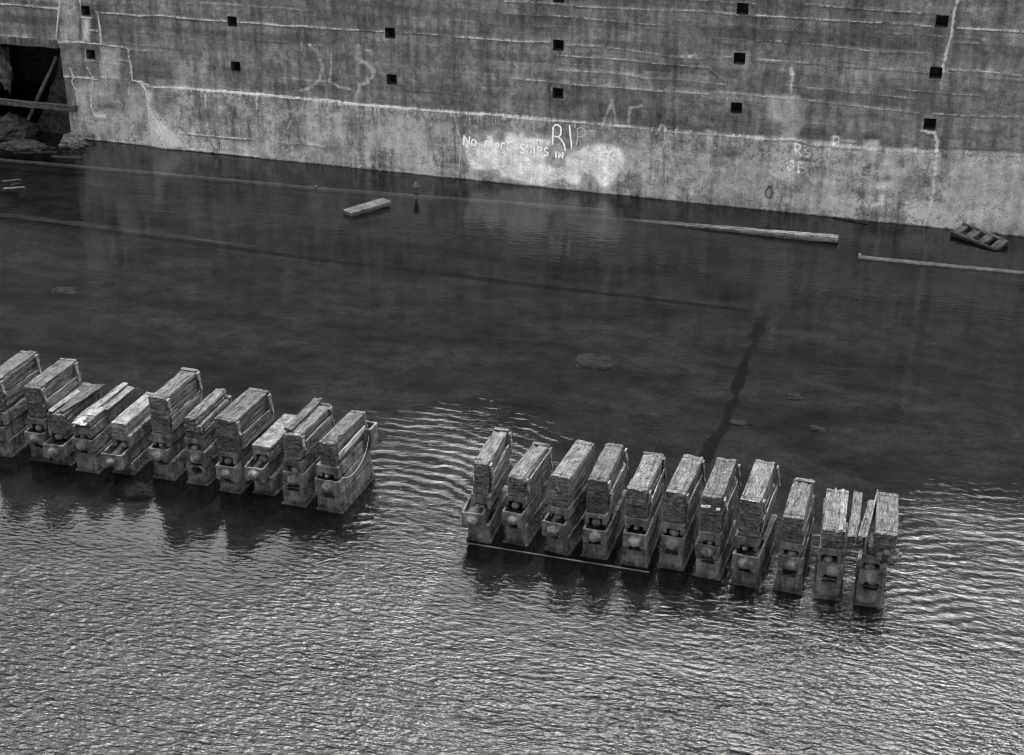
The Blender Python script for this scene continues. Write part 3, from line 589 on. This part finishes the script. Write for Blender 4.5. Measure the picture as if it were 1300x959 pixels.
def beam_between(name, a, b, w, h, seed, mat, wear=1.0, roll=0.0, **kw):
    a, b = Vector(a), Vector(b); L = (b-a).length; o = link(name, bm_mesh(timber(w, h, L, seed, wear, **kw)), mat); d = (b-a).normalized()
    xax = d.cross(Vector((0, 0, 1))).normalized(); zax = xax.cross(d); m = Matrix((xax, d, zax)).transposed().to_4x4(); m = m @ Matrix.Rotation(roll, 4, 'Y'); m.translation = a-zax*(h*.5); o.matrix_world = m; return o
a, b = onwall(-60, 123, YW-.2), onwall(97, 138.5, YW-.2)
tag(beam_between('crossbeam', a, b, .16, .17, 3, M['cap_dark'], .6), 'long grey timber beam laid level across the dark opening', 'beam')
a, b = onwall(72, 72, YW+.22), onwall(36, 152, YW+.1)
tag(beam_between('leaning_strut', a, b, .1, .1, 8, M['cap_dark'], 1), 'thin dark strut leaning diagonally inside the opening', 'strut')

# ------------------------------------------------------------------ keel blocks
A_W, CASTD = .37, 1.26
def keel_block(i, x, y, yaw, H, label, spec):
    root = empty('keel_block', (x, y, 0), math.radians(yaw)); tag(root, label, 'keel block', spec.get('group'))
    rnd = random.Random(100+i); w = spec.get('w', .36)+rnd.uniform(-.008, .008); hw = w/2; D = spec.get('d', 1.26)
    x_c = 0; hb = spec.get('hb', .33)+rnd.uniform(-.03, .03); hm = spec.get('hm', .26)+rnd.uniform(-.02, .02); hu = spec.get('hu', .2)+rnd.uniform(-.01, .03)
    pm = spec.get('pm', rnd.choice([.0, .02, .05, .08, .12])); mx = spec.get('mx', rnd.uniform(-.03, .03)); my = spec.get('myaw', rnd.uniform(-1.5, 1.5))
    cm = M[spec.get('mat', 'cast')]
    kn = (.075+rnd.uniform(-.008, .01))
    # base casting with plinth and pocket
    ov = spec.get('open_base', False)
    adds = [('box', (-hw, hw, 0, D, -.36, hb)), ('box', (-hw-.03, hw+.03, -.03, D+.03, -.36, .018))]
    if spec.get('round'):
        cuts = [('cyl', (0, hb-.09), .095, .08, -.1, .26)]; 
    elif ov: cuts = [('box', (-hw+.04, hw-.04, .04, .5, hb-.17, hb+.1))]
    else: cuts = [('box', (-.1, .1, -.1, .2, hb-.075, hb-.012))]
    b = link('base_casting', casting(adds, cuts, i*3.1, rough=.014), cm, root)
    # middle casting: trough with a boss on its face
    z0, z1 = hb+.004, hb+hm
    tl = hw+rnd.uniform(-.006, .014)
    adds = [('box', (-tl, tl, -pm, D-.03-pm*.3, z0, z1))]
    adds += [('ball', (0, -pm-.01, z0+hm*.5), (kn*1.2, .085, kn*1.02))]
    cuts = [('box', (-tl+.035, tl-.035, -pm+.035, .42, z1-.15, z1+.1)), ('box', (-.085, .085, -pm-.2, .1, z0-.05, z0+.045))] if spec.get('trough', True) else [('box', (-.1, .1, -pm-.2, .12, z0-.05, z0+.05))]
    m = link('wedge_casting', casting(adds, cuts, i*5.7+1), M[spec.get('mmat', spec.get('mat', 'cast'))], root); m.location = (mx, 0, 0); m.rotation_euler = (spec.get('mpitch', 0)*PI/180, 0, math.radians(my))
    # upper casting: arched underside, second boss inside the arch
    z2 = z1+.004; z3 = z2+hu; pu = spec.get('pu', rnd.uniform(-.06, -.01)); ux = spec.get('ux', rnd.uniform(-.028, .028))
    uw = hw-.012
    adds = [('box', (-uw, uw, -pu if pu > 0 else .02, D-.05, z2, z3)), ('ball', (0, .10, z2+.045), (kn, .12, kn*.95))]
    f = -pu if pu > 0 else .02
    adds0 = [('box', (-uw, uw, f, D-.05, z2, z3))]
    cuts = [('box', (-rnd.uniform(.1, .118), rnd.uniform(.1, .118), f-.1, f+.24, z2-.05, z2+rnd.uniform(.09, .115)))]
    if i in (1, 4, 6, 11, 12, 14, 16, 18, 19): cuts = [('box', (-rnd.uniform(.08, .11), rnd.uniform(.08, .12), f-.1, f+.22, z2-.05, z2+rnd.uniform(.05, .075)))]
    u = link('top_casting', casting(adds0, cuts, i*2.3+7), cm, root); u.location = (ux, 0, 0); u.rotation_euler = (0, 0, math.radians(rnd.uniform(-1, 1)))
    if i in (1, 4, 6, 11, 12, 14, 16, 18, 19): kn *= .62
    bm = bmesh.new(); raw_ball(bm, (ux, f+.07, z2+.015), (kn, .085, kn*.95))
    for v in bm.verts: v.co += (v.co-Vector((ux, f+.07, z2+.015))).normalized()*.008*noise.noise(v.co*15)
    bmesh.ops.remove_doubles(bm, verts=bm.verts, dist=.0005); link('boss', bm_mesh(bm, smooth=True), M['cast_pale'] if rnd.random() < .5 else M['cast'], u)
    # timbers
    z = z3+.004; L = spec.get('cl', 1.2); cw = spec.get('cw', .3); cx = spec.get('cx', 0.0); cy = spec.get('cy', .03)
    hc = max(.12, H-z)
    lay = spec.get('layers', 2 if hc > .26 else 1); cmat = M[spec.get('cmat', 'cap')]
    if lay == 2:
        h1 = hc*rnd.uniform(.36, .48)
        t1 = link('bearing_timber', bm_mesh(timber(cw+.015, h1, L, i+.3, 1.0, jag=.01)), M['cap_dark'] if rnd.random() < .6 else cmat, root); t1.location = (cx*.5, cy+.01, z); t1.rotation_euler = (0, 0, math.radians(rnd.uniform(-1, 1)))
        z += h1+.003; h2 = H-z
    else: h2 = hc
    t2 = link('cap_timber', bm_mesh(timber(cw, h2, L, i*1.7+9, spec.get('wear', 1.1), jag=.012, taper=rnd.uniform(-.02, .05))), cmat, root); t2.location = (cx, cy-.01, z); t2.rotation_euler = (math.radians(spec.get('tilt', rnd.uniform(-1, 1))), math.radians(spec.get('croll', rnd.uniform(-1.2, 1.2))), math.radians(spec.get('cyaw', rnd.uniform(-1.2, 1.2))))
    # thin sheathing board on the flank, split and hanging
    if spec.get('side', True):
        n = 1
        bm = timber(.022, min(.3, hc*.85), L*rnd.uniform(.75, .95), i*4.4, .9, jag=.06)
        sb = link('side_board', bm_mesh(bm), M[spec.get('smat', 'splint')], root); sb.location = (cx+cw/2+.022, cy+rnd.uniform(.05, .15), z3+rnd.uniform(.01, .06)); sb.rotation_euler = (math.radians(rnd.uniform(-2, 2)), math.radians(rnd.uniform(2, 8)), 0)
        # hanging splinters at the ends
        for k, (yy, hh) in enumerate(((cy+L-.12, .34), (cy+.03, .22))):
            bm = grid_box(-.015, .015, -.045, .05, -hh, 0, .02)
            for v in bm.verts:
                q = -v.co.z/hh; v.co.y *= (1-.6*q)*(1+.5*noise.noise(Vector((v.co.y*20, v.co.z*14, i)))); v.co.x += .04*q*q+.02*noise.noise(Vector((i+k, v.co.z*9, 2)))
            sp = link('splintered_edge', bm_mesh(bm), M['splint'], root); sp.location = (cx+cw/2+.035, yy, H-.02+.0); sp.rotation_euler = (math.radians(rnd.uniform(-8, 8)), 0, 0)
    if spec.get('plate', rnd.random() < .5):                   # thin packing board across the rear end of the cap
        bm = timber(.09, .015, cw-.01, i*6.1, .8, jag=.01); pl = link('end_board', bm_mesh(bm), M['cap'], root); pl.location = (cx+(cw-.01)/2, cy+L-.08, H-.004); pl.rotation_euler = (0, 0, PI/2)
    return root, dict(z3=z3, cx=cx, cy=cy, L=L, cw=cw)
g1 = 'weathered keel blocks in the left row'; g2 = 'weathered keel blocks in the right row'
BL = [
 (1, -15.35, 18.12, 4, 1.42, 'keel block cut off by the left edge of the picture', dict(group=g1, cl=1.25, w=.4)),
 (2, -14.58, 18.17, 3, 1.38, 'tall keel block second from the left edge, thick cap timber with a frayed rear corner', dict(group=g1, pm=.09, w=.37)),
 (3, -14.2, 18.19, 2.6, .93, 'low keel block under loose split boards, its trough pulled out, third from the left', dict(group=g1, hb=.2, pm=.2, layers=1, cw=.33, side=False, w=.36, plate=False)),
 (4, -13.62, 18.1, 3.5, .90, 'low keel block carrying a flat pile of broken planks, an open box at its foot', dict(group=g1, open_base=True, layers=1, cw=.3, cl=1.4, side=False, pm=.02, plate=False, w=.38)),
 (5, -13.02, 18.24, 3, .93, 'low keel block with one smooth pale timber and an open box sliding off its front', dict(group=g1, hb=.22, pm=.26, mx=-.04, layers=1, cmat='pale_wood', wear=.5, cw=.27, side=False, plate=False)),
 (6, -12.27, 18.29, 2.5, 1.49, 'tallest keel block in the left row, deep square cap timber with a dark end face', dict(group=g1)),
 (7, -11.66, 18.31, 3.3, 1.20, 'narrow-topped keel block with a stepped cap and a round hollow at its foot', dict(trough=False, pm=.0, group=g1, round=True, cw=.3, narrow=True, side=False)),
 (8, -11.03, 18.25, -1, 1.31, 'wide-capped keel block with cracked planked top, between the stepped block and the bare concrete one', dict(group=g1, cw=.38, pm=.08, mmat='cast_pale', w=.36, hb=.22)),
 (9, -10.47, 18.37, .4, .87, 'keel block with bare concrete top and a pale trough tipping from its front', dict(group=g1, bare=True, pm=.22, mx=-.05, myaw=4, mmat='cast_pale', side=False, plate=False, layers=1)),
 (10, -9.84, 18.2, .8, 1.27, 'keel block with split two-level cap, second from the right in the left row', dict(trough=False, pm=.0, group=g1, cw=.29, cx=.02)),
 (11, -9.22, 18.21, -.6, 1.22, 'last keel block of the left row, a white board and wire on its flank', dict(group=g1, cw=.27, pm=.05, w=.42, trough=True, side=False, plate=False)),
 (12, -6.66, 18.12, 3, 1.36, 'first keel block of the right row, narrow cap and two open boxes at its front', dict(group=g2, open_base=True, pm=.16, cw=.22, w=.34, hb=.3, mx=-.06, myaw=3, cx=.04)),
 (13, -6.10, 18.22, -1.7, 1.15, 'keel block with a rotted front cap end, second in the right row', dict(group=g2, cw=.27, wear=2.0)),
 (14, -5.42, 18.2, -3.5, 1.31, 'keel block with a wide smooth top and thick dark cap end, third in right row', dict(group=g2, cw=.31, layers=1, side=False)),
 (15, -4.85, 18.23, 1.1, 1.33, 'keel block with a shadowed round boss deep under its cap, fourth in the right row', dict(group=g2)),
 (16, -4.23, 18.21, 2, 1.29, 'keel block with a bulging trough face under its cap, fifth in the right row', dict(group=g2, pm=.09, cw=.31, mmat='cast_pale')),
 (17, -3.69, 18.3, -.6, 1.29, 'keel block with a cracked cap end and hollow below it, sixth in the right row', dict(group=g2, pm=.03)),
 (18, -3.13, 18.23, -.5, 1.36, 'keel block with white flaking marks across its dark cap end', dict(group=g2)),
 (19, -2.57, 18.2, -1.5, 1.45, 'tallest keel block of the right row, its cap end edged in pale wood', dict(group=g2, w=.37)),
 (20, -1.95, 18.24, .3, 1.23, 'keel block with crumbling layered cap end, third from the right end', dict(trough=False, pm=.0, group=g2, wear=1.6, side=False)),
 (21, -1.37, 18.24, 5, 1.13, 'keel block with long grooved cap split along its length, second from the right end', dict(trough=False, pm=.0, group=g2, cw=.32, side=False, mat='cast', layers=2, plate=False)),
 (22, -.79, 18.24, 4, 1.20, 'rightmost keel block, its cap shifted to the right over a dark rotten end', dict(trough=False, pm=.0, group=g2, cw=.31, cx=.13, side=False, plate=False)),
]
for (i, x, y, yaw, Hh, lab, sp) in BL:
    if sp.pop('bare', False):
        root, inf = keel_block(i, x, y, yaw, Hh, lab, dict(sp, hu=.2))
        for c in list(root.children):
            if c.name.startswith('cap_timber'): bpy.data.objects.remove(c)
        zz = inf['z3']+.004; bm = None
        me = casting([('box', (-.17, .17, .02, 1.2, zz, Hh))], [], 55.0); link('cap_casting', me, M['cast_pale'], root)
        continue
    if sp.get('narrow'):
        root, inf = keel_block(i, x, y, yaw, Hh-.13, lab, dict(sp, layers=2)); t = link('upper_plank', bm_mesh(timber(.21, .13, 1.15, 71, 1.1, jag=.01)), M['cap'], root); t.location = (-.03, .02, Hh-.125)
        continue
    root, inf = keel_block(i, x, y, yaw, Hh, lab, sp)
    if i == 10:
        t = link('cap_plank', bm_mesh(timber(.15, .055, 1.16, 33, 1.2, jag=.02)), M['cap'], root); t.location = (-.07, .1, Hh+.004)
    if i == 18:
        for (a, b_, c) in ((-.09, .0, .05), (-.04, .01, .035), (.11, -.01, .03)):
            bm = grid_box(-c, c, -.006, .004, -.02, .02, .012)
            for v in bm.verts: v.co += Vector((noise.noise(v.co*60), 0, noise.noise(v.co*50+Vector((3, 0, 0)))))*.012
            k = link('paint_flake', bm_mesh(bm), M['white_faint'], root); k.location = (a, -.008, Hh-.16+b_)
    if i == 19:
        t = link('pale_edge', bm_mesh(timber(.29, .03, .05, 35, .8)), M['pale_wood'], root); t.location = (0, -.012, Hh-.035)
    if i == 21:
        for dx, ww in ((-.06, .018), (.05, .03)):
            t = link('raised_strip', bm_mesh(timber(ww*2, .03, 1.18, 39+dx, 1.2, jag=.01)), M['plank'], root); t.location = (dx+.04, .03, Hh+.002)
    if i == 22:
        r_ = rock('rotten_end', (.2, .05, Hh-.33), (.15, .14, .12), 5, M['cap_dark'], 4, .6); r_.parent = root
    if i == 11:
        t = link('white_board', bm_mesh(timber(.02, .12, 1.0, 41, .8, jag=.04)), M['white_wood'], root); t.location = (.165, .08, Hh-.31); t.rotation_euler = (math.radians(1), math.radians(3), 0)
        me = casting([('box', (-.13, .15, 1.02, 1.32, .66, 1.03))], [('box', (-.09, .11, 1.06, 1.28, .8, 1.2))], 61.0); t = link('rear_box_casting', me, M['cast'], root); t.location = (.14, .0, -.03)
        pts = [(.19, .08, .62), (.235, .15, .57), (.26, .35, .53), (.27, .6, .56), (.27, .85, .68), (.26, 1.0, .85), (.25, 1.03, 1.02), (.2, 1.0, 1.2)]
        sm = []
        for k in range(len(pts)-1):
            p0, p1, p2, p3 = [Vector(pts[max(0, min(len(pts)-1, k+q))]) for q in (-1, 0, 1, 2)]
            for t_ in np.linspace(0, 1, 7)[:-1]: sm.append(.5*((2*p1)+(-p0+p2)*t_+(2*p0-5*p1+4*p2-p3)*t_**2+(-p0+3*p1-3*p2+p3)*t_**3))
        w_ = link('wire', tube(sm, .0045, 6), M['wire']); w_.location = (x, y, 0); w_.rotation_euler = (0, 0, math.radians(yaw)); tag(w_, 'loop of bare wire hanging on the flank of the last left-row keel block', 'wire')

# loose boards on the low blocks and the split timbers at the right end
def loose(name, x, y, z, w, h, L, yaw, mat, lab, seed, pitch=0, roll=0, wear=1.2, jag=.05, cat='plank', taper=0.0):
    o = link(name, bm_mesh(timber(w, h, L, seed, wear, jag=jag, taper=taper)), M[mat]); o.location = (x, y, z); o.rotation_euler = (math.radians(pitch), math.radians(roll), math.radians(yaw)); tag(o, lab, cat); return o
loose('broken_board', -14.30, 18.22, .945, .10, .03, .85, 1, 'splint', 'split grey board along the left side of the low block with the pulled-out trough', 1)
loose('broken_board', -14.13, 18.3, .945, .12, .035, 1.02, -7, 'cap_dark', 'dark jagged board lying askew on the low block with the pulled-out trough', 2, pitch=2)
loose('broken_board', -13.62, 18.02, .915, .28, .03, .3, 3, 'pale_wood', 'short bleached board overhanging the front end of the plank pile', 3, jag=.02)
loose('broken_board', -13.60, 18.32, .915, .24, .05, .32, 3, 'plank', 'short pale plank second from the front in the plank pile', 4, jag=.02)
loose('broken_board', -13.66, 18.55, .93, .10, .05, .95, 0, 'splint', 'long splintered strip along the left of the plank pile', 5, pitch=2, roll=6)
loose('broken_board', -13.5, 18.6, .92, .13, .04, .9, 2, 'plank', 'flat grey board at the rear right of the plank pile', 6, jag=.03)
zt = .86
loose('split_timber', -1.115, 18.2, .99, .13, .15, 1.3, 2, 'cap', 'round-ended split timber wedged right beside the grooved cap', 11, wear=2, cat='timber')
loose('split_timber', -.99, 18.3, .93, .10, .16, 1.1, -2, 'splint', 'dark rotten split timber in the gap between the last two caps', 12, wear=2.6, cat='timber')
loose('thin_board', -.92, 18.12, .99, .022, .22, 1.38, -1, 'plank', 'thin upright board on edge beside the rightmost cap', 13, wear=.6, jag=.02)
loose('short_post', -.975, 18.1, .82, .05, .05, .3, 0, 'plank', 'short pale stick at the front of the gap between the last two caps', 14, cat='stick', pitch=6)

# rail along the front of the right row
a, b = atz(594, 690.5, -.01), atz(824, 727.5, -.01)
o = link('base_rail', tube([a+(b-a)*t for t in np.linspace(0, 1, 12)], .02, 8), M['pipe']); tag(o, 'thin iron rail at water level along the feet of the right row', 'rail')

# ------------------------------------------------------------------ things in the water by the wall
def pipe(name, pts, r, mat, lab, flanges=()):
    root = empty(name, pts[0]); tag(root, lab, 'pipe'); P = [Vector(p) for p in pts]; o0 = P[0].copy()
    Q = []
    for i in range(len(P)-1): Q += [P[i].lerp(P[i+1], t) for t in np.linspace(0, 1, 10)[:-1]]
    Q.append(P[-1]); link('barrel', tube([q-o0+Vector((0, .01*noise.noise(q), .01*noise.noise(q*1.3))) for q in Q], r, 12), mat, root)
    for f in flanges:
        f = Vector(f); d = (P[-1]-P[0]).normalized(); link('flange', tube([f-o0-d*.03, f-o0+d*.03], r*1.65, 14, smooth=False), M['iron'], root)
    return root
pipe('sunken_pipe', [atz(-40, 201, -.1), atz(200, 222, -.1), atz(402, 241, -.1), atz(650, 259.5, -.2), atz(780, 270, -.42)], .075, M['iron_pale'], 'long thin pipe lying just under the water along the foot of the wall, left half', [atz(402, 241, -.1)])
pipe('sunken_pipe', [atz(1091, 328, -.01), atz(1200, 339, -.02), atz(1360, 354, -.03)], .075, M['pipe2'], 'pipe with a flanged end at the right edge of the water', [atz(1091, 328, -.03)])
a, b = atz(722, 276, -.13), atz(1064, 303.5, .1)
o = beam_between('floating_beam', a, b, .2, .14, 5, M['beam'], .7); tag(o, 'long bleached timber half afloat along the wall, its left end sinking', 'beam')
# floating plank
p0, p1 = atz(441, 271.5, .05), atz(491, 256, .09)
o = beam_between('floating_plank', p0, p1, .36, .13, 21, M['plank'], 1.1); tag(o, 'short thick pale plank afloat near the standing pipe', 'plank')
# wooden cradle by the wall on the right
cr0 = atz(1208, 299, .0); d = (atz(1266, 318, 0)-cr0); L = d.length; root = empty('timber_crate', cr0, math.atan2(d.y, d.x)); tag(root, 'slotted wooden frame stranded against the wall at the right, tilted into the water', 'wooden frame')
fr = root; tilt = -.09
root.rotation_euler = (math.radians(17), .07, math.atan2(d.y, d.x)-.0)
for yy, nm in ((0, 'side_beam'), (.4, 'side_beam')):
    o = link(nm, bm_mesh(timber(.085, .19, L, 31+yy, 1)), M['cap'], root); o.location = (0, yy, -.05); o.rotation_euler = (0, 0, -PI/2)
for k in range(4):
    o = link('crosspiece', bm_mesh(timber(.2, .1, .33, 40+k, 1)), M['plank'], root); o.location = (.1+k*(L-.2)/3, .035, .03)
# standing pipe
sp = atz(528.5, 253, 0); root = empty('standing_pipe', sp); tag(root, 'short upright pipe with a pale valve head standing in the water', 'standpipe')
link('pipe', tube([(0, 0, -.34), (0, 0, .28)], .045, 10), M['iron'], root)
link('collar', tube([(0, 0, .14), (0, 0, .2), (0, 0, .26)], [.06, .075, .06], 12), M['pipe2'], root)
link('valve_head', tube([(0, 0, .26), (0, 0, .3), (0, 0, .36), (0, 0, .41), (0, 0, .45)], [.05, .085, .08, .05, .03], 14), M['pipe2'], root)
link('handle', tube([(-.13, 0, .35), (0, 0, .37), (.13, 0, .34)], .022, 8), M['iron'], root)
# debris afloat at the left
for k, (x, y, L, yw, m, lb) in enumerate(((2, 231, .5, 50, 'plank', 'pale scrap of board afloat at the left edge, upper one'), (4, 240, .55, 62, 'pale_wood', 'bleached scrap of board afloat at the left edge, lower one'), (14, 236, .3, 20, 'cap_dark', 'small dark stick afloat by the left edge'))):
    p = atz(x, y); loose('driftwood', p.x, p.y, -.02, .12, .04, L, -yw, m, lb, 50+k, cat='driftwood')
for k, (x, y, L, yw, lb) in enumerate(((18, 194, 1.2, -70, 'dark waterlogged board awash just below the culvert mouth'), (66, 199, .9, -80, 'waterlogged board awash below the fallen concrete'))):
    p = atz(x, y); loose('driftwood', p.x, p.y, -.03, .2, .05, L, yw, 'cap_dark', lb, 60+k, cat='driftwood')
p = atz(1103, 283); loose('driftwood', p.x, p.y-.1, -.03, .1, .06, .9, 78, 'cap_dark', 'dark stick afloat against the wall beside the long beam', 70, cat='driftwood')

# sunken things on the dock floor
def strip(name, pts, w, z, mat, lab, seed, jag=.5):
    bm = bmesh.new(); P = [atz(x, y, z) for x, y in pts]; Q = []
    for i in range(len(P)-1):
        n = max(1, int((P[i+1]-P[i]).length/.12)); Q += [(P[i].lerp(P[i+1], k/n), (i+k/n)/(len(P)-1)) for k in range(n)]
    pr = None
    for i, (p, t) in enumerate(Q):
        q = Q[min(i+1, len(Q)-1)][0]-Q[max(i-1, 0)][0]; n = Vector((-q.y, q.x, 0)).normalized(); ww = (np.interp(t, np.linspace(0, 1, len(w)), w))*(1+jag*noise.noise(p*2.3+Vector((seed, 0, 0))))*.5; off = n*(jag*.12*noise.noise(p*1.7))
        cur = (bm.verts.new(p+n*ww+off), bm.verts.new(p-n*ww*(1+jag*noise.noise(p*3.1))+off))
        if pr: bm.faces.new((pr[0], pr[1], cur[1], cur[0]))
        pr = cur
    o = link(name, bm_mesh(bm), mat); o['kind'] = 'structure'; return o
strip('drain_channel', [(-10,276),(60,284),(200,303),(400,329),(560,348),(700,365),(830,380),(960,396)], [.17, .2, .2, .16], -.334, M['silt'], '', 1, .25)
strip('drain_crack', [(990,385),(965,405),(955,440),(935,490),(925,530),(905,562),(890,592)], [.34, .3, .14, .22, .12, .32, .12], -.330, M['silt'], '', 5, .7)
M['silt_edge'] = mat_plain('silt_ridge', .045, 1, 2, .5, 0)
strip('silt_ridge', [(-10,272),(60,279),(200,297),(330,314)], [.22, .25, .12], -.332, M['silt_edge'], '', 3, .4)
o = rock('sunken_rock', atz(755, 461, -.34), (.46, .36, .1), 3, M['stone'], 5, .14); tag(o, 'low round rock sunk in the middle of the dock floor', 'rock')
o = rock('sunken_slab', atz(168, 622, -.25), (.42, .2, .1), 8, M['stone'], 4, .3); tag(o, 'pale slab under the water in front of the low blocks of the left row', 'slab')
for k, (x, y, r) in enumerate(((1008, 505, .18), (1037, 545, .16), (940, 538, .2), (80, 370, .3))):
    o = rock('sunken_stone', atz(x, y, -.33), (r, r*.7, .05), 20+k, M['stone'], 3, .5); tag(o, ['small pale stone on the dock floor right of the dark crack, far one', 'small pale stone on the dock floor nearest the lower right, before the tall caps', 'pale stone lying close beside the dark crack', 'broad pale patch of stone under the water at the left'][k], 'stone')
